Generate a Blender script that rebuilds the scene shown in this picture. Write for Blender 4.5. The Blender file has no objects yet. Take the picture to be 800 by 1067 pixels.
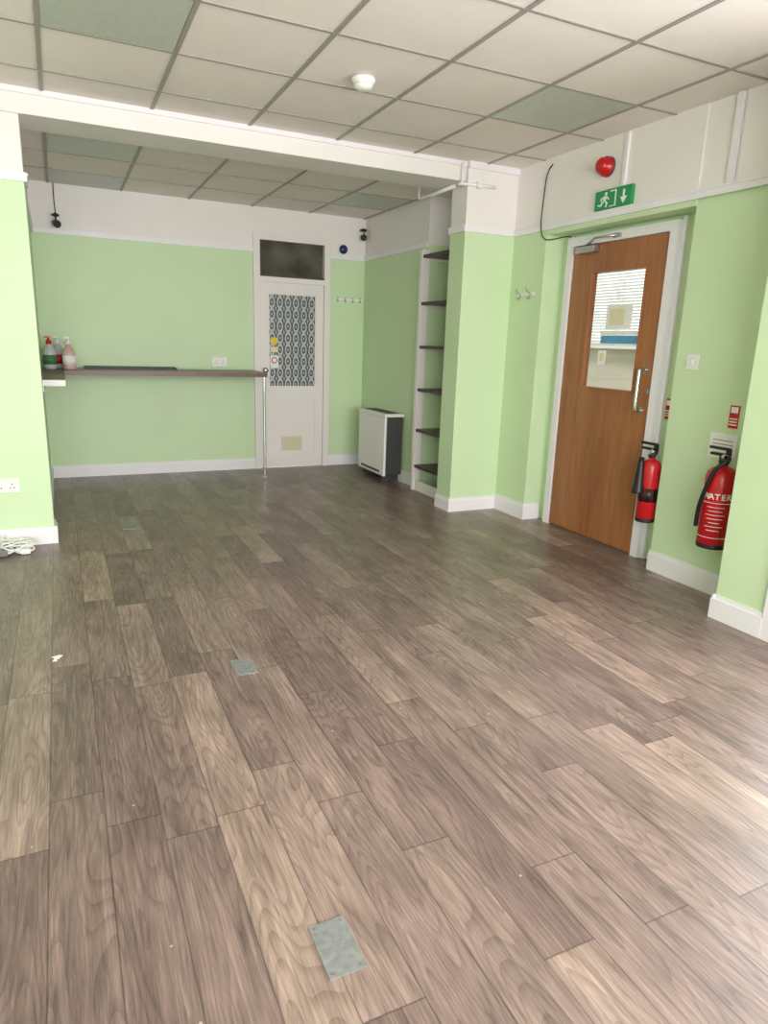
import bpy, bmesh, math, random
from mathutils import Vector, Matrix
random.seed(7)
S=bpy.context.scene
def lin(c):
    return tuple(((x/255)/12.92 if x/255<=.04045 else (((x/255)+.055)/1.055)**2.4) for x in c)+(1,)
# ---------------- materials
def mat(name,rgb,rough=.5,metal=0,var=.06,scale=6,bump=0,bscale=80,emis=None,trans=0,spec=.5):
    m=bpy.data.materials.new(name);m.use_nodes=True;n=m.node_tree.nodes;l=m.node_tree.links
    b=n['Principled BSDF'];c=lin(rgb)
    b.inputs['Roughness'].default_value=rough;b.inputs['Metallic'].default_value=metal
    b.inputs['Specular IOR Level'].default_value=spec
    if trans:b.inputs['Transmission Weight'].default_value=trans
    g=n.new('ShaderNodeNewGeometry')
    t=n.new('ShaderNodeTexNoise');t.inputs['Scale'].default_value=scale;t.inputs['Detail'].default_value=4
    l.new(g.outputs['Position'],t.inputs['Vector'])
    r=n.new('ShaderNodeMapRange');r.inputs[1].default_value=.3;r.inputs[2].default_value=.7
    r.inputs[3].default_value=1-var;r.inputs[4].default_value=1+var
    l.new(t.outputs['Fac'],r.inputs[0])
    v=n.new('ShaderNodeVectorMath');v.operation='SCALE';v.inputs[0].default_value=c[:3]
    l.new(r.outputs[0],v.inputs['Scale']);l.new(v.outputs[0],b.inputs['Base Color'])
    if bump:
        t2=n.new('ShaderNodeTexNoise');t2.inputs['Scale'].default_value=bscale;t2.inputs['Detail'].default_value=3
        l.new(g.outputs['Position'],t2.inputs['Vector'])
        bp=n.new('ShaderNodeBump');bp.inputs['Strength'].default_value=bump;bp.inputs['Distance'].default_value=.004
        l.new(t2.outputs['Fac'],bp.inputs['Height']);l.new(bp.outputs[0],b.inputs['Normal'])
    if emis:
        b.inputs['Emission Color'].default_value=lin(emis[0]);b.inputs['Emission Strength'].default_value=emis[1]
    return m
GREEN=mat('green_paint',(207,230,188),.5,var=.025,scale=2,bump=.12)
WHITE=mat('white_wall_paint',(240,235,233),.6,var=.02,scale=2,bump=.12)
TRIM=mat('white_gloss_trim',(240,238,242),.3,var=.015,scale=4)
DOORW=mat('white_door_paint',(238,232,230),.4,var=.02,scale=4)
TEE=mat('ceiling_tee_shaded_grey',(160,154,150),.5,var=.03)  # white tees greyed: shadow along the grid is put into their colour
DIFF=mat('light_diffuser_panel',(192,196,188),.35,var=.05,scale=30,bump=.3,bscale=200)
PLAST=mat('white_plastic',(238,238,234),.35,var=.01)
CREAM=mat('cream_plastic',(222,212,180),.45,var=.02)
BLACK=mat('black_plastic',(22,22,24),.4,var=.05)
DARKG=mat('dark_grey_metal',(62,64,66),.45,var=.08)
STEEL=mat('brushed_steel',(190,190,190),.28,metal=1,var=.05,scale=40)
CHROME=mat('chrome',(215,215,218),.12,metal=1,var=.01)
RED=mat('red_enamel',(196,24,34),.25,var=.04)
SHELF=mat('dark_brown_shelf',(64,46,42),.4,var=.2,scale=20)
PAPER=mat('paper_white',(240,240,238),.7,var=.02)
YEL=mat('yellow_sticker',(235,205,40),.5,var=.02)
PALEY=mat('pale_cream_print',(232,222,188),.6,var=.05,scale=40)
SIGNG=mat('exit_sign_green',(30,150,88),.4,var=.03)
BLUE=mat('blue_paper_strip',(92,160,200),.5,var=.06)
PLATE=mat('galvanised_floor_plate',(142,146,144),.42,metal=.3,var=.16,scale=60,bump=.2)
DARKGL=mat('dark_transom_painted_reflections',(84,82,72),.1,var=.5,scale=5)  # lighter, uneven base colour stands in for reflections on the dark glass
PAVE=mat('outside_pavement',(150,148,142),.9,var=.1)
BOTG=mat('pink_liquid_bottle',(214,178,172),.25,var=.05)
BOTC=mat('clear_bottle_plastic',(190,196,198),.2,var=.05)
DUCK=mat('green_label',(70,120,80),.5,var=.1)
GREY=mat('grey_rubber',(120,122,120),.6,var=.05)

def nodes(m):
    m.use_nodes=True;return m.node_tree.nodes,m.node_tree.links
class NT:
    def __init__(s,name):
        s.m=bpy.data.materials.new(name);s.n,s.l=nodes(s.m);s.b=s.n['Principled BSDF']
    def set(s,node,i,v):
        if hasattr(v,'is_output'): s.l.new(v,node.inputs[i])
        elif v is not None: node.inputs[i].default_value=v
    def math(s,op,a,b=None,c=None):
        x=s.n.new('ShaderNodeMath');x.operation=op
        s.set(x,0,a);s.set(x,1,b);s.set(x,2,c);return x.outputs[0]
    def comb(s,a,b,c):
        x=s.n.new('ShaderNodeCombineXYZ');s.set(x,0,a);s.set(x,1,b);s.set(x,2,c);return x.outputs[0]
    def pos(s):
        g=s.n.new('ShaderNodeNewGeometry');x=s.n.new('ShaderNodeSeparateXYZ');s.l.new(g.outputs['Position'],x.inputs[0]);return x.outputs
    def noise(s,v,scale=1,det=3,rough=.5,dist=0):
        t=s.n.new('ShaderNodeTexNoise');s.l.new(v,t.inputs['Vector']);t.inputs['Scale'].default_value=scale
        t.inputs['Detail'].default_value=det;t.inputs['Roughness'].default_value=rough;t.inputs['Distortion'].default_value=dist
        return t.outputs['Fac']
    def ramp(s,f,stops):
        r=s.n.new('ShaderNodeValToRGB');s.l.new(f,r.inputs[0]);e=r.color_ramp.elements
        while len(e)<len(stops): e.new(.5)
        for k,(p,c) in enumerate(stops): e[k].position=p;e[k].color=c if len(c)==4 else (*c,1)
        return r.outputs[0]
    def mix(s,mode,f,a,b):
        x=s.n.new('ShaderNodeMix');x.data_type='RGBA';x.blend_type=mode
        s.set(x,0,f);s.set(x,6,a);s.set(x,7,b);return x.outputs[2]
    def mr(s,v,a,b,c,d):
        x=s.n.new('ShaderNodeMapRange')
        for i,k in enumerate((v,a,b,c,d)): s.set(x,i,k)
        return x.outputs[0]
def floor_mat():
    t=NT('wood_plank_vinyl');X,Yy,Z=t.pos();w=.135;L=.84
    u=t.math('DIVIDE',t.math('ADD',X,.112+13.5),w);col=t.math('FLOOR',u);fx=t.math('FRACT',u)
    wn=t.n.new('ShaderNodeTexWhiteNoise');wn.noise_dimensions='1D';t.l.new(col,wn.inputs['W'])
    v=t.math('DIVIDE',t.math('ADD',t.math('ADD',Yy,20),t.math('MULTIPLY',wn.outputs['Value'],L*3)),L)
    row=t.math('FLOOR',v);fy=t.math('FRACT',v)
    w2=t.n.new('ShaderNodeTexWhiteNoise');w2.noise_dimensions='3D';t.l.new(t.comb(col,row,0),w2.inputs['Vector'])
    idv=w2.outputs['Value']
    idz=t.math('MULTIPLY',idv,37.0)
    base=t.ramp(idv,[(0,lin((122,103,96))),(.3,lin((131,112,104))),(.6,lin((140,120,111))),(.85,lin((149,129,118))),(1,lin((161,140,126)))])
    fine=t.noise(t.comb(t.math('MULTIPLY',X,190),t.math('MULTIPLY',Yy,9),idz),1,5,.7,.2)
    med=t.noise(t.comb(t.math('MULTIPLY',X,52),t.math('MULTIPLY',Yy,3.0),t.math('ADD',idz,9)),1,4,.6,.4)
    # slow drift along each plank: darker heart, pale ends
    big=t.noise(t.comb(t.math('MULTIPLY',X,10),t.math('MULTIPLY',Yy,3.2),t.math('ADD',idz,29)),1,2,.5,.3)
    # cathedral figure : closely nested contour lines of a stretched field
    rn=t.noise(t.comb(t.math('MULTIPLY',X,8),t.math('MULTIPLY',Yy,1.1),t.math('ADD',idz,3)),1,1,.4,.15)
    rr=t.math('FRACT',t.math('MULTIPLY',rn,24))
    rs=t.mr(rr,0,.45,.74,1.03)
    fs=t.mr(fine,.32,.68,.66,1.24);ms=t.mr(med,.3,.7,.76,1.18);bs=t.mr(big,.3,.7,.74,1.20)
    f=t.math('MULTIPLY',t.math('MULTIPLY',t.math('MULTIPLY',rs,fs),ms),bs)
    c1=t.mix('MULTIPLY',1.0,base,t.comb(f,f,f))
    pale=t.mr(t.noise(t.comb(t.math('MULTIPLY',X,110),t.math('MULTIPLY',Yy,5),t.math('ADD',idz,20)),1,5,.7),.55,.76,0,.5)
    c1=t.mix('MIX',pale,c1,lin((176,162,154)))
    sx=t.math('MINIMUM',fx,t.math('SUBTRACT',1,fx));sy=t.math('MINIMUM',fy,t.math('SUBTRACT',1,fy))
    s1=t.mr(sx,0,.02,.38,1);s2=t.mr(sy,0,.0036,.38,1)
    sm=t.math('MULTIPLY',s1,s2)
    c1=t.mix('MULTIPLY',1.0,c1,t.comb(sm,sm,sm))
    vv=t.n.new('ShaderNodeTexVoronoi');vv.inputs['Scale'].default_value=9
    g=t.n.new('ShaderNodeNewGeometry');t.l.new(g.outputs['Position'],vv.inputs['Vector'])
    dz=t.math('LESS_THAN',vv.outputs['Distance'],.03)
    c1=t.mix('MIX',t.math('MULTIPLY',dz,.6),c1,lin((205,198,190)))
    t.l.new(c1,t.b.inputs['Base Color'])
    ro=t.mr(med,.3,.7,.29,.41);t.l.new(ro,t.b.inputs['Roughness'])
    bp=t.n.new('ShaderNodeBump');bp.inputs['Strength'].default_value=.1;bp.inputs['Distance'].default_value=.0015
    t.l.new(t.math('MULTIPLY',f,sm),bp.inputs['Height']);t.l.new(bp.outputs[0],t.b.inputs['Normal'])
    return t.m
def wood_mat(name,c1,c2,ax='z',rough=.35):
    t=NT(name);X,Yy,Z=t.pos()
    a,b,c=(X,Yy,t.math('MULTIPLY',Z,.07)) if ax=='z' else (t.math('MULTIPLY',X,.07),Yy,Z)
    n1=t.noise(t.comb(t.math('MULTIPLY',a,60),t.math('MULTIPLY',b,60),t.math('MULTIPLY',c,60)),1,4,.6,.5)
    n2=t.noise(t.comb(t.math('MULTIPLY',a,7),t.math('MULTIPLY',b,7),t.math('MULTIPLY',c,9)),1,3,.5,.6)
    f=t.math('ADD',t.math('MULTIPLY',n1,.55),t.math('MULTIPLY',n2,.45))
    t.l.new(t.ramp(f,[(.34,lin(c1)),(.66,lin(c2))]),t.b.inputs['Base Color'])
    t.b.inputs['Roughness'].default_value=rough;return t.m
def tile_mat():
    t=NT('mineral_ceiling_tile');g=t.n.new('ShaderNodeNewGeometry');P=g.outputs['Position']
    n1=t.noise(P,180,3,.7);n2=t.noise(P,3,3,.5)
    f=t.math('MULTIPLY',t.mr(n1,.35,.65,.92,1.04),t.mr(n2,.3,.7,.97,1.02))
    b=lin((244,234,230));v=t.n.new('ShaderNodeVectorMath');v.operation='SCALE';v.inputs[0].default_value=b[:3]
    t.l.new(f,v.inputs['Scale']);t.l.new(v.outputs[0],t.b.inputs['Base Color']);t.b.inputs['Roughness'].default_value=.9
    bp=t.n.new('ShaderNodeBump');bp.inputs['Strength'].default_value=.2;bp.inputs['Distance'].default_value=.003
    t.l.new(n1,bp.inputs['Height']);t.l.new(bp.outputs[0],t.b.inputs['Normal']);return t.m
def lace_mat():
    t=NT('lace_curtain_pane');X,Yy,Z=t.pos()
    px,pz=.08,.11
    u=t.math('SUBTRACT',t.math('FRACT',t.math('DIVIDE',t.math('SUBTRACT',X,1.83),px)),.5)
    w_=t.math('SUBTRACT',t.math('FRACT',t.math('DIVIDE',Z,pz)),.5)
    d=t.math('SQRT',t.math('ADD',t.math('MULTIPLY',t.math('MULTIPLY',u,u),1.8),t.math('MULTIPLY',w_,w_)))
    s=t.math('COSINE',t.math('MULTIPLY',d,15))
    s2=t.math('SINE',t.math('MULTIPLY',X,2*math.pi/.02));s3=t.math('SINE',t.math('MULTIPLY',Z,2*math.pi/.0275))
    k=t.math('ADD',t.math('MULTIPLY',s,.75),t.math('MULTIPLY',t.math('MULTIPLY',s2,s3),.25))
    t.l.new(t.ramp(t.mr(k,-1,1,0,1),[(.3,lin((78,84,86))),(.62,lin((190,194,196)))]),t.b.inputs['Base Color'])
    t.b.inputs['Roughness'].default_value=.35;return t.m
def glass_mat():
    m=bpy.data.materials.new('clear_door_glass');n,l=nodes(m)
    n.remove(n['Principled BSDF']);o=n['Material Output']
    a=n.new('ShaderNodeBsdfTransparent');g=n.new('ShaderNodeBsdfGlossy');g.inputs['Roughness'].default_value=.03
    a.inputs[0].default_value=(.97,.98,.98,1)
    mx=n.new('ShaderNodeMixShader');mx.inputs[0].default_value=.06
    l.new(a.outputs[0],mx.inputs[1]);l.new(g.outputs[0],mx.inputs[2]);l.new(mx.outputs[0],o.inputs[0]);return m
FLOOR=floor_mat();TILE=tile_mat();LACE=lace_mat();GLASS=glass_mat()
OAK=wood_mat('oak_veneer_door',(142,88,54),(178,120,78))
CTOP=wood_mat('dark_wood_worktop',(78,54,46),(116,84,70),'x')

# ---------------- mesh builder
class B:
    def __init__(s,name): s.name=name;s.bm=bmesh.new();s.mats=[]
    def mi(s,m):
        if m not in s.mats: s.mats.append(m)
        return s.mats.index(m)
    def _fin(s,bm2,m,smooth=False):
        me=bpy.data.meshes.new('t');
        for f in bm2.faces: f.material_index=s.mi(m);f.smooth=smooth
        bm2.to_mesh(me);s.bm.from_mesh(me);bpy.data.meshes.remove(me);bm2.free()
    def box(s,x0,x1,y0,y1,z0,z1,m,bev=0,seg=2,M=None):
        b=bmesh.new();bmesh.ops.create_cube(b,size=1)
        for v in b.verts: v.co=Vector(((x0+x1)/2+v.co.x*(x1-x0),(y0+y1)/2+v.co.y*(y1-y0),(z0+z1)/2+v.co.z*(z1-z0)))
        if bev: bmesh.ops.bevel(b,geom=b.edges[:],offset=bev,segments=seg,affect='EDGES',profile=.5)
        if M: b.transform(M)
        s._fin(b,m);return s
    def lathe(s,prof,c,m,axis='z',n=28,smooth=True):
        b=bmesh.new();rings=[]
        for r,h in prof:
            rg=[]
            for k in range(n):
                a=2*math.pi*k/n;x,y=r*math.cos(a),r*math.sin(a)
                p={'z':(x,y,h),'x':(h,x,y),'y':(y,h,x)}[axis]
                rg.append(b.verts.new(Vector(p)+Vector(c)))
            rings.append(rg)
        for i in range(len(rings)-1):
            for k in range(n): b.faces.new((rings[i][k],rings[i][(k+1)%n],rings[i+1][(k+1)%n],rings[i+1][k]))
        b.faces.new(list(reversed(rings[0])));b.faces.new(rings[-1])
        bmesh.ops.recalc_face_normals(b,faces=b.faces[:])
        s._fin(b,m,smooth);return s
    def cyl(s,c,r,h0,h1,m,axis='z',n=24): return s.lathe([(r,h0),(r,h1)],c,m,axis,n,False)
    def tube(s,pts,r,m,n=10,sub=0):
        P=[Vector(p) for p in pts]
        if sub:
            Q=[]
            for i in range(len(P)-1):
                p0=P[max(i-1,0)];p1=P[i];p2=P[i+1];p3=P[min(i+2,len(P)-1)]
                for k in range(sub):
                    t=k/sub
                    Q.append(.5*((2*p1)+(p2-p0)*t+(2*p0-5*p1+4*p2-p3)*t*t+(3*p1-p0-3*p2+p3)*t**3))
            P=Q+[P[-1]]
        b=bmesh.new();rings=[];ref=None
        for i,p in enumerate(P):
            d=(P[min(i+1,len(P)-1)]-P[max(i-1,0)]).normalized()
            if ref is None:
                ref=Vector((0,0,1)) if abs(d.z)<.9 else Vector((1,0,0))
            u=(ref-d*ref.dot(d)).normalized();w=d.cross(u);ref=u
            rings.append([b.verts.new(p+u*r*math.cos(2*math.pi*k/n)+w*r*math.sin(2*math.pi*k/n)) for k in range(n)])
        for i in range(len(rings)-1):
            for k in range(n): b.faces.new((rings[i][k],rings[i][(k+1)%n],rings[i+1][(k+1)%n],rings[i+1][k]))
        b.faces.new(list(reversed(rings[0])));b.faces.new(rings[-1])
        bmesh.ops.recalc_face_normals(b,faces=b.faces[:])
        s._fin(b,m,True);return s
    def prism(s,pts,off,m):
        b=bmesh.new();o=Vector(off);A=[b.verts.new(p) for p in pts];C=[b.verts.new(Vector(p)+o) for p in pts];n=len(pts)
        b.faces.new(A);b.faces.new(list(reversed(C)))
        for k in range(n): b.faces.new((A[k],A[(k+1)%n],C[(k+1)%n],C[k]))
        bmesh.ops.recalc_face_normals(b,faces=b.faces[:]);s._fin(b,m);return s
    def done(s,parent=None):
        me=bpy.data.meshes.new(s.name);s.bm.to_mesh(me);s.bm.free()
        for m in s.mats: me.materials.append(m)
        o=bpy.data.objects.new(s.name,me);S.collection.objects.link(o)
        if parent:o.parent=parent
        return o
ZR=2.05;H=2.483;HA=2.42
YB=6.53;YN=4.43;YE=2.775
def wallblk(b,x0,x1,y0,y1,z0=0,z1=2.6):
    if z0<ZR: b.box(x0,x1,y0,y1,z0,min(ZR,z1),GREEN)
    if z1>ZR: b.box(x0,x1,y0,y1,max(z0,ZR),z1,WHITE)
# floor
B('floor').box(-1.75,3.4,-1.65,6.7,-.1,0,FLOOR).done()
B('ground_outside').box(-12,14,-14,-1.65,-.12,-.02,PAVE).box(3.4,14,-1.65,12,-.12,-.02,PAVE).done()
# walls
b=B('wall_back');wallblk(b,-.28,1.69,YB,YB+.15);wallblk(b,2.45,3.4,YB,YB+.15);wallblk(b,1.69,2.45,YB,YB+.15,2.2);b.done()
b=B('wall_alcove_left');wallblk(b,-.28,-.13,YN+.17,YB);b.done()
b=B('wall_nib');wallblk(b,-1.6,-.1,YN,YN+.17);b.done()
b=B('wall_left');wallblk(b,-1.75,-1.6,-1.65,YN+.17);b.done()
b=B('wall_alcove_right');wallblk(b,2.82,3.4,5.22,YB);b.done()
b=B('wall_behind_shelves');wallblk(b,3.08,3.4,4.58,5.22);b.done()
b=B('wall_pillar');wallblk(b,2.65,3.4,4.375,4.58);b.done()
b=B('wall_right');wallblk(b,3.08,3.4,2.1,YE);b.done()
b=B('wall_right_far');wallblk(b,3.07,3.4,4.0,4.375);b.done()
b=B('wall_over_door');wallblk(b,3.07,3.4,YE,4.0,2.0);b.done()
b=B('wall_right_pier');wallblk(b,2.81,3.4,1.84,2.1);b.done()
b=B('wall_recess_far');wallblk(b,3.225,3.4,3.90,4.0,0,2.0);b.done()
b=B('wall_recess_near');wallblk(b,3.225,3.4,YE,2.965,0,2.0);b.done()
b=B('wall_recess_top');wallblk(b,3.225,3.4,2.965,3.90,1.975,2.0);b.done()
b=B('wall_window_side');wallblk(b,2.95,3.1,-1.65,.2);b.box(2.81,3.1,.2,1.84,2.2,2.6,WHITE);b.done()
b=B('wall_front');wallblk(b,-1.6,-1.3,-1.65,-1.5);wallblk(b,2.6,2.95,-1.65,-1.5)
b.box(-1.3,2.6,-1.65,-1.5,0,.45,GREEN);b.box(-1.3,2.6,-1.65,-1.5,2.3,2.6,WHITE);b.done()
# corridor beyond the glazed door
B('floor_corridor').box(3.4,4.85,2.3,7.0,-.02,0,mat('corridor_carpet',(140,130,122),.9)).done()
B('ceiling_corridor').box(3.4,4.85,2.3,7.0,2.483,2.6,TILE).done()
CW=mat('corridor_paint',(236,226,218),.6,var=.02)
b=B('wall_corridor');b.box(3.4,4.85,2.15,2.3,0,2.6,CW);b.box(3.4,4.85,6.85,7.0,0,2.6,CW)
b.box(4.7,4.85,2.3,4.35,0,2.483,CW);b.box(4.7,4.85,5.75,6.85,0,2.483,CW);b.box(4.7,4.85,4.35,5.75,0,1.3,CW);b.box(4.7,4.85,4.35,5.75,2.15,2.483,CW);b.done()
b=B('window_3')
for y in (4.35,5.03,5.70): b.box(4.76,4.82,y,y+.05,1.3,2.15,TRIM)
b.box(4.76,4.82,4.40,5.03,1.3,1.35,TRIM);b.box(4.76,4.82,5.08,5.70,1.3,1.35,TRIM);b.box(4.62,4.76,4.33,5.77,1.27,1.3,TRIM);b.done()
b=B('venetian_blind')
for k in range(30):
    M=Matrix.Translation((4.72,5.05,1.34+k*.027))@Matrix.Rotation(math.radians(50),4,'Y')
    b.box(-.0125,.0125,-.68,.68,-.0006,.0006,PLAST,M=M)
b.box(4.705,4.735,4.36,5.74,2.12,2.148,PLAST);b.box(4.71,4.73,4.37,5.73,1.315,1.328,PLAST);b.done()
# ceilings
def ceiling(name,x0,x1,y0,y1,z,diffs,gx,gy,sx=.555,sy=.55):
    b=B(name);b.box(x0,x1,y0,y1,z,z+.12,TILE)
    k=math.ceil((x0-gx)/sx)
    xs=[gx+i*sx for i in range(k,200) if gx+i*sx<x1]
    ys=[gy+i*sy for i in range(math.ceil((y0-gy)/sy),200) if gy+i*sy<y1]
    for x in xs: b.box(x-.010,x+.010,y0,y1,z-.005,z+.001,TEE)
    for y in ys: b.box(x0,x1,y-.008,y+.008,z-.0045,z+.001,TEE)
    for (i,j) in diffs: b.box(gx+i*sx+.012,gx+(i+1)*sx-.012,gy+j*sy+.012,gy+(j+1)*sy-.012,z-.003,z+.001,DIFF)
    return b.done()
ceiling('ceiling',-1.6,3.4,-1.65,YN,H,[(4,-1),(0,-1),(2,-4)],.02,3.53)
ceiling('ceiling_alcove',-.28,3.4,4.73,YB,HA,[(0,0),(4,1),(0,2)],.02,4.9)
b=B('beam_ceiling');b.box(-1.6,2.65,YN-.02,4.73,2.36,2.6,WHITE)
b.box(-1.6,2.65,YN-.035,YN-.02,2.455,H,TRIM);b.box(2.65,3.07,4.358,4.375,2.44,H,TRIM);b.done()
# picture rail
def rail(name,segs,z=ZR):
    b=B(name)
    for x0,x1,y0,y1 in segs:
        b.box(x0,x1,y0,y1,z-.02,z+.012,TRIM)
        b.box(x0-.006 if x1-x0<.05 else x0,x1+.006 if x1-x0<.05 else x1,y0-.006 if y1-y0<.05 else y0,y1,z+.012,z+.024,TRIM)
    b.done()
t=.016
rail('trim_picture_rail_back',[(-.13,1.69,YB-t,YB),(2.45,2.82,YB-t,YB)])
rail('trim_picture_rail_nib',[(-1.6,-.1+t,YN-t,YN),(-.1,-.1+t,YN,YN+.17)])
rail('trim_picture_rail_alcove',[(2.82-t,2.82,5.22,YB-t),(-.13,-.13+t,YN+.17,YB-t)])
rail('trim_picture_rail_pillar',[(2.65-t,3.07-t,4.375-t,4.375),(2.65-t,2.65,4.375,4.58)])
rail('trim_picture_rail_right',[(3.07-t,3.07,2.1+t,4.375-t),(2.81-t,2.81,1.84,2.1+t)])
# baseboards
def base(name,segs,h=.105,t=.016):
    b=B(name)
    for (ax,c,a0,a1,sg) in segs:
        if ax=='y': y0,y1=sorted((c,c+sg*t));b.box(a0,a1,y0,y1,0,h-.02,TRIM);yy=sorted((c,c+sg*t*.6));b.box(a0,a1,yy[0],yy[1],h-.02,h,TRIM)
        else: x0,x1=sorted((c,c+sg*t));b.box(x0,x1,a0,a1,0,h-.02,TRIM);xx=sorted((c,c+sg*t*.6));b.box(xx[0],xx[1],a0,a1,h-.02,h,TRIM)
    b.done()
base('baseboard_back',[('y',YB,-.13,1.69,-1),('y',YB,2.45,2.82,-1)])
base('baseboard_alcove_left',[('x',-.13,YN+.17,YB-t,1)])
base('baseboard_nib',[('y',YN,-1.6,-.1+t,-1),('x',-.1,YN,YN+.17,1)])
base('baseboard_alcove_right',[('x',2.82,5.25,YB-t,-1)])
base('baseboard_pillar',[('y',4.375,2.65-t,3.07,-1),('x',2.65,4.375,4.58,-1)])
base('baseboard_right',[('x',3.07,4.0,4.358,-1),('y',4.0,3.07-t,3.2,-1),('x',3.08,2.1+t,YE,-1),('y',YE,3.08,3.225,1),('x',2.81,1.84,2.1,-1),('y',2.1,2.81-t,3.08,1)],.12)
base('baseboard_left',[('x',-1.6,-1.5,YN-t,1)])
# windows
b=B('window_1')
for x in (-1.3,-.02,1.27,2.54): b.box(x,x+.06,-1.62,-1.53,.45,2.3,TRIM)
for z in (.45,1.75,2.24):
    for x in (-1.24,.04,1.33): b.box(x,x+(1.22 if x<0 else 1.23 if x<1 else 1.21),-1.61,-1.54,z,z+.06,TRIM)
b.box(-1.32,2.62,-1.5,-1.4,.42,.45,TRIM,.004);b.done()
b=B('window_2')
for y in (.2,.98,1.77): b.box(2.795,2.90,y,y+.07,0,2.2,TRIM)
for z in (0,.35,2.14):
    b.box(2.82,2.88,.27,.98,z,z+.06,TRIM);b.box(2.82,2.88,1.05,1.77,z,z+.06,TRIM)
b.box(2.84,2.86,.27,.98,.06,.35,TRIM);b.box(2.84,2.86,1.05,1.77,.06,.35,TRIM);b.done()
# ---------------- door_1 : wood door in recess
XD=3.19
b=B('door_1')
for y0,y1 in ((3.845,3.899),(2.966,3.022)): b.box(3.175,3.32,y0,y1,0,1.918,TRIM)
b.box(3.175,3.32,2.966,3.899,1.918,1.974,TRIM)
b.box(3.205,3.2249,3.899,3.925,0,1.99,TRIM);b.box(3.205,3.2249,2.94,2.966,0,1.99,TRIM)
y0,y1,z0,z1=3.025,3.842,.008,1.914;p0,p1,q0,q1=3.165,3.655,1.0,1.75
b.box(XD,XD+.045,y0,p0,z0,z1,OAK);b.box(XD,XD+.045,p1,y1,z0,z1,OAK)
b.box(XD,XD+.045,p0,p1,z0,q0,OAK);b.box(XD,XD+.045,p0,p1,q1,z1,OAK)
bw=.014
for a in ((p0,p0+bw,q0,q1),(p1-bw,p1,q0,q1),(p0+bw,p1-bw,q0,q0+bw),(p0+bw,p1-bw,q1-bw,q1)):
    b.box(XD-.008,XD+.044,a[0],a[1],a[2],a[3],OAK)
b.box(XD+.018,XD+.024,p0+bw,p1-bw,q0+bw,q1-bw,GLASS)
b.box(XD+.015,XD+.0175,3.27,3.49,1.39,1.53,PAPER);b.box(XD+.015,XD+.0175,3.20,3.52,1.295,1.345,BLUE)
b.box(XD+.015,XD+.0175,3.185,3.53,1.35,1.375,PAPER)
b.box(XD+.0145,XD+.0149,3.33,3.46,1.41,1.51,PALEY);b.box(XD+.015,XD+.0175,3.46,3.53,1.16,1.25,PAPER)
b.box(XD+.0145,XD+.0149,3.475,3.515,1.185,1.235,PALEY)
hx=XD-.05
b.tube([(XD,3.09,.905),(hx+.012,3.09,.905),(hx,3.09,.925),(hx,3.09,1.125),(hx+.012,3.09,1.145),(XD,3.09,1.145)],.0115,CHROME,12,sub=5)
b.cyl((0,3.09,.905),.022,XD-.006,XD,CHROME,'x');b.cyl((0,3.09,1.145),.022,XD-.006,XD,CHROME,'x')
b.cyl((0,3.06,1.02),.016,XD-.005,XD,STEEL,'x')
b.box(XD-.05,XD-.001,3.60,3.78,1.862,1.905,STEEL,.006)
b.tube([(XD-.03,3.69,1.91),(XD-.09,3.55,1.935),(XD-.02,3.42,1.945)],.007,STEEL,8)
b.box(XD-.03,XD-.015,3.40,3.46,1.93,1.955,STEEL)
for z in (.2,1.0,1.7): b.box(XD-.003,XD-.0005,3.834,3.842,z,z+.09,STEEL)
b.done()
# ---------------- door_2 : white back door with transom
b=B('door_2');f=YB-.025
for x0,x1 in ((1.69,1.752),(2.388,2.45)): b.box(x0,x1,f,YB+.1,0,2.14,DOORW)
b.box(1.69,2.45,f,YB+.1,2.14,2.2,DOORW);b.box(1.752,2.388,f,YB+.1,1.775,1.82,DOORW)
b.box(1.752,2.388,YB+.03,YB+.04,1.82,2.14,DARKGL)
b.box(1.752,1.775,YB,YB+.03,1.84,2.14,DARKG);b.box(1.752,2.388,YB,YB+.03,1.82,1.84,DARKG)
x0,x1=1.756,2.384;L0,L1=YB-.012,YB+.03;pa,pb,pc,pd=1.83,2.31,.80,1.675
b.box(x0,pa,L0,L1,.008,1.772,DOORW);b.box(pb,x1,L0,L1,.008,1.772,DOORW)
b.box(pa,pb,L0,L1,pd,1.772,DOORW);b.box(pa,pb,L0,L1,.70,pc,DOORW);b.box(pa,pb,L0,L1,.008,.14,DOORW)
b.box(pa,pb,L0+.014,L1,.14,.70,DOORW)
b.box(pa,pb,YB+.006,YB+.012,pc,pd,LACE)
for a in ((pa,pa+.01,pc,pd),(pb-.01,pb,pc,pd),(pa+.01,pb-.01,pc,pc+.01),(pa+.01,pb-.01,pd-.01,pd),(pa,pa+.01,.14,.7),(pb-.01,pb,.14,.7),(pa+.01,pb-.01,.14,.15),(pa+.01,pb-.01,.69,.7)):
    b.box(a[0],a[1],L0+.002,L0+.013,a[2],a[3],DOORW)
b.box(1.96,2.17,L0+.004,L0+.0139,.17,.31,CREAM)
for k in range(6): b.box(1.98,2.15,L0+.0,L0+.0039,.19+k*.02,.197+k*.02,CREAM)
b.cyl((1.89,0,1.235),.036,YB-.001,YB+.0059,YEL,'y')
b.box(1.855,1.925,YB-.001,YB+.0059,1.13,1.18,PALEY);b.box(1.85,1.93,YB-.001,YB+.0059,.98,1.10,PAPER)
b.cyl((1.89,0,1.055),.03,YB-.003,YB-.0011,RED,'y');b.cyl((1.89,0,1.055),.021,YB-.004,YB-.0031,PAPER,'y')
b.lathe([(.022,-.003),(.022,0)],(1.79,L0,.96),STEEL,'y');b.lathe([(.012,-.06),(.024,-.052),(.024,-.038),(.010,-.025),(.010,-.002)],(1.79,L0,.96),STEEL,'y')
b.done()
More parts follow.
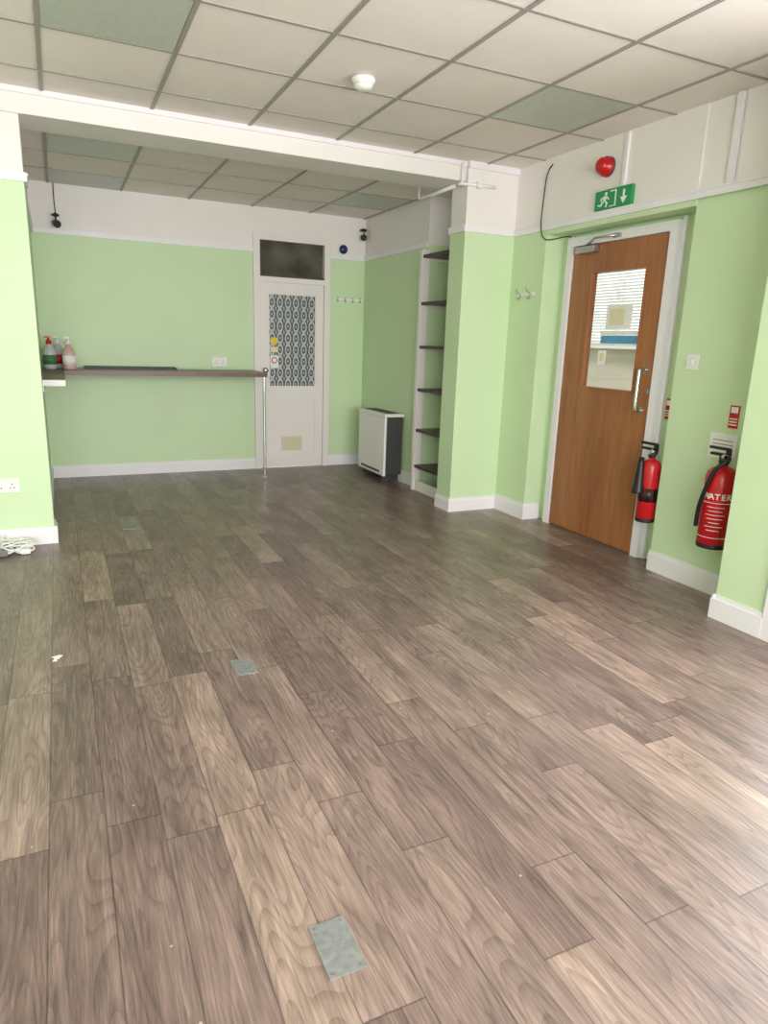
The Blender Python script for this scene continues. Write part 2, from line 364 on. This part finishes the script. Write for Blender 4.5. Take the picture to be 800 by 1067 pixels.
# ---------------- counter (L-shaped) with chrome leg
b=B('bar_counter')
b.box(-.128,1.68,6.02,6.527,.92,.957,CTOP)
b.box(-.128,.03,4.86,6.02,.92,.957,CTOP)
b.box(-.128,.028,4.852,4.8595,.915,.952,PAPER)
b.box(-.127,-.1,4.95,6.5,.87,.92,PAPER)
b.cyl((1.655,6.05,0),.013,0.01,.92,CHROME);b.lathe([(.030,0),(.030,.006),(.016,.02),(.014,.03)],(1.655,6.05,0),CHROME)
b.done()
b=B('folded_black_sign');b.box(.19,.95,6.36,6.50,.957,.968,BLACK,.002);b.box(.19,.95,6.485,6.50,.968,.978,DARKG)
b.box(.19,.21,6.36,6.485,.968,.974,DARKG);b.box(.93,.95,6.36,6.485,.968,.974,DARKG);b.done()
def bottle(name,x,y,z,body,cap,lab):
    b=B(name);b.lathe([(.036,0),(.046,.008),(.048,.02),(.048,.13),(.042,.155),(.024,.18),(.018,.19),(.018,.2)],(x,y,z),body)
    b.lathe([(.0495,.04),(.0495,.115)],(x,y,z),lab);b.lathe([(.021,.198),(.021,.225),(.011,.23),(.007,.25)],(x,y,z),cap)
    b.box(x-.03,x+.012,y-.009,y+.009,z+.245,z+.26,cap,.003);b.done()
bottle('hand_soap_bottle',-.065,6.15,.957,BOTC,RED,DUCK);bottle('hand_soap_bottle',.075,6.12,.957,BOTG,PLAST,PAPER);bottle('hand_soap_bottle',.0,6.33,.957,BOTC,PLAST,RED)
# ---------------- storage heater
b=B('storage_heater')
b.box(2.64,2.80,5.52,6.10,.07,.60,DARKG,.006);b.box(2.615,2.6395,5.515,6.105,.06,.60,PLAST,.008,3)
b.box(2.615,2.815,5.515,6.105,.6005,.63,PLAST,.006)
for k in range(8): b.box(2.66+k*.016,2.668+k*.016,5.55,6.07,.630,.633,DARKG)
for y in (5.58,6.0): b.box(2.64,2.80,y,y+.04,0,.07,DARKG)
b.box(2.612,2.6148,5.6,6.02,.085,.105,DARKG);b.done()
# ---------------- bookcase
b=B('built_in_bookshelf')
b.box(2.745,2.817,5.18,5.218,.0,2.0,DOORW)
b.box(2.817,3.078,5.195,5.218,0,2.0,GREEN)
b.box(2.75,3.078,4.583,4.605,0,2.0,DOORW);b.box(3.06,3.078,4.606,5.194,0,2.0,GREEN)
for z in (1.96,1.59,1.24,.885,.54,.225):
    b.box(2.755,3.06,4.605,5.18,z-.024,z,SHELF)
    b.box(2.82,3.05,5.17,5.194,z-.045,z-.024,DOORW)
b.box(2.765,2.78,4.605,5.18,0,.09,DOORW);b.done()
# ---------------- extinguishers
def extinguisher(name,x,y,z,r,h,co2=False,label=None):
    b=B(name);hb=h*.8
    b.lathe([(r*.85,0),(r,.012),(r,hb-r*.75),(r*.93,hb-r*.42),(r*.7,hb-r*.15),(r*.3,hb),(r*.28,hb+.02)],(x,y,z),RED,n=36)
    b.lathe([(r*.98,-.004),(r*1.01,0),(r*1.01,.02)],(x,y,z),BLACK)
    b.lathe([(r*.3,hb+.01),(r*.34,hb+.02),(r*.34,hb+.05),(r*.2,hb+.06)],(x,y,z),STEEL if co2 else BLACK)
    zt=z+hb+.05
    b.box(x-.012,x+.012,y-.02,y+.08,zt,zt+.014,BLACK,.003)
    b.box(x-.012,x+.012,y-.02,y+.09,zt+.03,zt+.044,BLACK,.003)
    b.box(x-.01,x+.01,y-.03,y-.008,zt-.01,zt+.04,BLACK,.003)
    if co2:
        b.tube([(x,y-.02,zt-.01),(x-.03,y-.045,zt-.01),(x-.05,y-.02,zt-.03)],.012,BLACK,10,sub=4)
        b.lathe([(.014,0),(.018,-.03),(.036,-.2),(.038,-.21)],(x-.062,y+.02,zt-.04),BLACK)
        b.lathe([(r*1.005,.12),(r*1.005,.2)],(x,y,z),BLACK)
    else:
        b.tube([(x,y-.02,zt+.0),(x-.05,y-.06,zt-.01),(x-r-.012,y-.02,zt-.07),(x-r-.01,y+.035,z+hb*.55),(x-r+.006,y+.055,z+.1)],.011,BLACK,10,sub=6)
        b.cyl((x-.036,0,zt+.0),.016,y-.035,y-.02,CHROME,'y')
        b.lathe([(r*1.006,.235),(r*1.006,.238)],(x,y,z),PAPER,n=36);b.lathe([(r*1.006,.055),(r*1.006,.058)],(x,y,z),PAPER,n=36)
    wx=3.079 if not co2 else 3.224
    b.box(x+r-.004,wx,y-.02,y+.02,z+hb-.09,z+hb-.05,BLACK)
    b.tube([(x-.0,y-r-.004,z+hb-.075),(x+r*.8,y-r*.7,z+hb-.075),(x+r+.01,y,z+hb-.075),(x+r*.8,y+r*.7,z+hb-.075)],.004,BLACK,6,sub=4)
    o=b.done()
    def txt(s,size,ang,zz,m):
        n=len(s);step=size*.66/r
        for k,ch in enumerate(s):
            a=ang+(k-(n-1)/2)*step
            cu=bpy.data.curves.new('label_letter','FONT');cu.body=ch;cu.size=size;cu.align_x='CENTER';cu.extrude=.0006;cu.offset=.0008;cu.materials.append(m)
            t_=bpy.data.objects.new('label_letter',cu);S.collection.objects.link(t_);t_.parent=o
            t_.location=(x+math.cos(a)*(r+.0008),y+math.sin(a)*(r+.0008),zz);t_.rotation_euler=(math.pi/2,0,a+math.pi/2)
    if label:
        A=math.radians(214);txt(label,.042,A,z+.255,PAPER)
        b=B('label_lines')
        for k in range(7):
            zz=z+.215-.02*k;wd=(.55,.45,.6,.5,.35,.58,.4)[k]
            pts=[(x+math.cos(A+q*wd/4)*(r+.001),y+math.sin(A+q*wd/4)*(r+.001),zz) for q in range(-4,5)]
            b.tube(pts,.0018,PAPER,6)
        b.done(o)
extinguisher('water_fire_extinguisher',2.985,2.305,.29,.075,.52,label='WATER')
extinguisher('carbon_dioxide_fire_extinguisher',3.08,2.85,.28,.055,.46,co2=True)
# ---------------- signs on walls
def plate(name,x,y,z,wy,hz,parts,th=.004,bm=RED):
    b=B(name);b.box(x-th,x,y-wy/2,y+wy/2,z-hz/2,z+hz/2,bm)
    for (py,pz,w,h,m) in parts: b.box(x-th-.001,x-th,y+py-w/2,y+py+w/2,z+pz-h/2,z+pz+h/2,m)
    b.done()
P=[(0,.035,.04,.03,PAPER),(0,-.01,.045,.006,PAPER),(0,-.025,.045,.006,PAPER),(0,-.04,.045,.006,PAPER)]
plate('fire_extinguisher_notice',3.08,2.36,.945,.055,.115,P);plate('fire_extinguisher_notice',3.225,2.905,.93,.05,.12,P)
plate('instruction_card',3.08,2.40,.79,.16,.13,[(0,.03,.12,.004,GREY),(0,.01,.12,.004,GREY),(0,-.01,.1,.004,GREY)],bm=PAPER)
b=B('light_switch');b.box(3.072,3.08,2.62,2.70,1.165,1.245,PLAST,.003);b.box(3.066,3.072,2.65,2.67,1.19,1.22,PLAST,.002);b.done()
# exit sign
b=B('emergency_exit_sign');ex=3.055;yc,zc=3.37,2.13
b.box(ex-.012,3.0695,yc-.15,yc+.15,zc-.053,zc+.055,SIGNG,.003)
fx=ex-.0145
def yz(l): return [(fx,yc-u,zc+v) for u,v in l]
b.prism(yz([(.085,.035),(.1,.035),(.1,-.005),(.12,-.005),(.0925,-.04),(.065,-.005),(.085,-.005)]),(.002,0,0),PAPER)
b.prism(yz([(-.02,-.045),(.03,-.045),(.03,.045),(-.02,.045),(-.02,.038),(.022,.038),(.022,-.04),(-.02,-.04)]),(.002,0,0),PAPER)
b.cyl((0,yc+.055,zc+.032),.01,fx,fx+.002,PAPER,'x',12)
for l in ([(-.07,.02),(-.045,.02),(-.055,-.01),(-.08,-.01)],[(-.075,-.005),(-.06,-.005),(-.035,-.02),(-.045,-.045),(-.055,-.042),(-.048,-.024)],[(-.085,-.005),(-.07,-.012),(-.09,-.035),(-.12,-.03),(-.118,-.022),(-.095,-.025)],[(-.05,.02),(-.042,.015),(-.025,.0),(-.03,-.005),(-.05,.008)],[(-.07,.02),(-.095,.012),(-.1,-.005),(-.092,-.005),(-.088,.006),(-.07,.01)]):
    b.prism(yz(l),(.002,0,0),PAPER)
b.done()
b=B('fire_alarm_beacon');b.lathe([(.052,0),(.055,-.01),(.055,-.03),(.046,-.034),(.046,-.06),(.03,-.078),(.01,-.08)],(3.07,3.46,2.32),RED,'x')
b.lathe([(.057,-.0),(.057,-.012)],(3.07,3.46,2.32),DARKG,'x');b.done()
b=B('conduit_trunking');b.box(3.055,3.07,3.30,3.325,2.187,H-.006,TRIM);b.done()
b=B('conduit_trunking');b.box(3.05,3.07,2.56,2.59,2.076,H-.006,TRIM);b.done()
b=B('loose_black_cable');b.tube([(3.064,3.99,2.44),(3.062,4.04,2.38),(3.062,4.06,2.2),(3.045,4.04,2.07),(3.045,4.01,1.99),(3.06,3.96,1.965),(3.15,3.9,1.985),(3.168,3.86,1.98)],.0038,BLACK,8,sub=6);b.done()
# coat hooks
def hooks(name,plane,c,z,us,m,mp,wl):
    b=B(name)
    if plane=='x':
        b.box(c-.008,c,us[0]-wl,us[-1]+wl,z-.012,z+.012,mp,.002)
        for u in us: 
            b.tube([(c-.005,u,z),(c-.035,u,z+.015),(c-.05,u,z+.04)],.0045,m,8,sub=4);b.tube([(c-.005,u,z-.005),(c-.02,u,z-.035),(c-.038,u,z-.025)],.0045,m,8,sub=4)
            b.lathe([(.003,-.005),(.007,0),(.003,.005)],(c-.05,u,z+.04),m,'z',10)
    else:
        b.box(us[0]-wl,us[-1]+wl,c-.01,c,z-.012,z+.012,mp,.002)
        for u in us: b.tube([(u,c-.005,z),(u,c-.025,z-.022),(u,c-.04,z-.008)],.0045,m,8,sub=4);b.tube([(u,c-.005,z+.005),(u,c-.035,z+.022)],.0045,m,8)
    b.done()
hooks('coat_hook_rail','x',3.07,1.625,(4.12,4.24),STEEL,PLAST,.035)
hooks('coat_hook_rail','y',YB,1.655,(2.53,2.61,2.69,2.77),STEEL,PLAST,.03)
# sockets
def socket(name,x,y,z,w,two=True):
    b=B(name);b.box(x-w/2,x+w/2,y-.01,y,z-.042,z+.042,PLAST,.003)
    for d in ((-.033,.033) if two else (0,)):
        for (u,v) in ((0,.008),(-.01,-.014),(.01,-.014)): b.box(x+d+u-.003,x+d+u+.003,y-.0105,y-.009,z+v-.004,z+v+.004,BLACK)
        b.box(x+d+(.018 if d>0 else -.018)-.005,x+d+(.018 if d>0 else -.018)+.005,y-.013,y-.0101,z+.012,z+.028,PLAST)
    b.done()
socket('wall_socket',-.335,YN,.37,.14);socket('wall_socket',1.36,YB,1.03,.14)
# cameras / sensors
def cctv(name,p,wall,d):
    b=B(name);x,y,z=p;b.lathe([(.028,0),(.028,-.012),(.012,-.02)],(x,y,z+.07),BLACK);b.tube([(x,y,z+.06),(x,y,z+.03),(x+d[0]*.02,y+d[1]*.02,z+.01)],.007,BLACK,8,sub=3)
    M=Matrix.Translation((x,y,z))@Vector((0,0,1)).rotation_difference(Vector(d).normalized()).to_matrix().to_4x4()
    q=bmesh.new();bmesh.ops.create_cone(q,cap_ends=True,segments=20,radius1=.024,radius2=.03,depth=.06);q.transform(M);b._fin(q,BLACK)
    b.box(x-.012,x+.012,y,wall,z+.062,z+.08,BLACK)
    b.done()
cctv('security_camera',(.06,6.44,2.10),YB,(.3,-.9,-.25));cctv('security_camera',(2.77,6.45,2.24),YB,(-.5,-.8,-.25))
b=B('camera_cable');b.tube([(.06,6.522,2.42),(.058,6.522,2.3),(.062,6.522,2.18)],.004,BLACK,6,sub=3);b.done()
b=B('alarm_sounder');b.lathe([(.04,0),(.043,-.02),(.033,-.04),(.01,-.045)],(2.58,YB-.008,2.12),mat('dark_blue_lens',(28,40,90),.2),'y');b.box(2.53,2.63,YB-.008,YB,2.076,2.166,PLAST);b.done()
b=B('smoke_detector');b.lathe([(.058,0),(.058,-.012),(.050,-.02),(.046,-.034),(.034,-.048),(.01,-.052)],(1.42,3.36,H-.006),PLAST);b.lathe([(.0475,-.024),(.0475,-.030)],(1.42,3.36,H-.006),GREY);b.done()
# pipework on the beam / pillar
b=B('heating_pipe')
b.tube([(2.60,4.44,2.335),(2.60,4.38,2.335),(2.78,4.355,2.335),(2.86,4.355,2.335)],.012,TRIM,12);b.tube([(2.61,4.385,2.335),(2.61,4.385,2.47)],.011,TRIM,12)
b.tube([(2.60,4.45,2.335),(2.60,4.75,2.33),(2.60,5.0,2.33),(2.60,5.0,2.42)],.012,TRIM,12)
b.box(2.71,2.74,4.34,4.375,2.315,2.355,TRIM);b.done()
# floor plates
def fplate(x0,x1,y0,y1):
    b=B('floor_socket_plate');b.box(x0,x1,y0,y1,0,.003,PLATE)
    for x in (x0+.01,x1-.01):
        for y in (y0+.01,y1-.01): b.cyl((x,y,0),.003,.003,.004,STEEL,n=10)
    b.box(x0+.001,x1-.001,(y0+y1)/2-.0005,(y0+y1)/2+.0005,.003,.0034,GREY);b.done()
fplate(.402,.484,1.017,1.155);fplate(.525,.611,2.347,2.48);fplate(.30,.385,4.60,4.72)
b=B('paper_scrap');b.prism([(-.115,2.765,.001),(-.085,2.775,.001),(-.07,2.755,.006),(-.09,2.735,.001)],(0,0,.001),PAPER);b.prism([(-.11,2.72,.001),(-.1,2.76,.003),(-.092,2.72,.001)],(0,0,.001),PAPER);b.done()
b=B('coiled_extension_cable')
pts=[];random.seed(3)
for k in range(60):
    a=k*.75;r=.06+.04*math.sin(k*1.3);pts.append((-.31+r*1.2*math.cos(a),4.30+r*math.sin(a),.010+.05*abs(math.sin(k*.41))))
b.tube(pts,.0055,PLAST,8,sub=4)
pts=[(-.33,4.33,.02),(-.36,4.38,.08),(-.42,4.37,.03),(-.55,4.36,.006),(-.8,4.38,.006)];b.tube(pts,.005,PLAST,8,sub=5)
b.box(-.28,-.23,4.22,4.26,.003,.035,PLAST,.005);b.box(-.39,-.345,4.20,4.25,.003,.04,GREY,.006);b.box(-.46,-.42,4.26,4.30,.003,.03,PLAST,.005);b.done()
# ---------------- camera
f,yaw,pit,rol=704.1,math.radians(25.566),math.radians(14.021),math.radians(1.954)
R0=Vector((math.cos(yaw),-math.sin(yaw),0));Fh=Vector((math.sin(yaw),math.cos(yaw),0));Zu=Vector((0,0,1))
F=Fh*math.cos(pit)-Zu*math.sin(pit);U0=Fh*math.sin(pit)+Zu*math.cos(pit)
R=R0*math.cos(rol)+U0*math.sin(rol);U=-R0*math.sin(rol)+U0*math.cos(rol)
cd=bpy.data.cameras.new('camera');co=bpy.data.objects.new('camera',cd);S.collection.objects.link(co)
M=Matrix.Identity(4)
for i in range(3): M[i][0]=R[i];M[i][1]=U[i];M[i][2]=-F[i]
M[0][3],M[1][3],M[2][3]=0,0,1.25
co.matrix_world=M;cd.sensor_fit='VERTICAL';cd.sensor_height=36;cd.lens=36*f/1067;cd.clip_start=.02
S.camera=co
# ---------------- light
w=bpy.data.worlds.new('world');S.world=w;w.use_nodes=True
bg=w.node_tree.nodes['Background'];bg.inputs[0].default_value=(.92,.95,1,1);bg.inputs[1].default_value=3.0
def area(name,loc,d,sx,sy,p,col):
    l=bpy.data.lights.new(name,'AREA');l.shape='RECTANGLE';l.size=sx;l.size_y=sy;l.energy=p;l.color=col
    o=bpy.data.objects.new(name,l);S.collection.objects.link(o);o.location=loc;o.rotation_euler=Vector(d).to_track_quat('-Z','Y').to_euler()
area('daylight_front_window',(.65,-3.2,1.55),(0,1,.0),6.0,3.0,620,(1,.97,.95))
area('daylight_side_window',(3.0,1.0,1.25),(-1,0,-.0),1.5,2.0,62,(.95,.96,1))
area('corridor_fill_light',(4.05,4.6,2.46),(0,0,-1),.5,1.6,28,(1,.97,.96))  # added fill, not a known fitting; brightens the corridor behind the glass
S.view_settings.view_transform='Standard';S.view_settings.look='None'
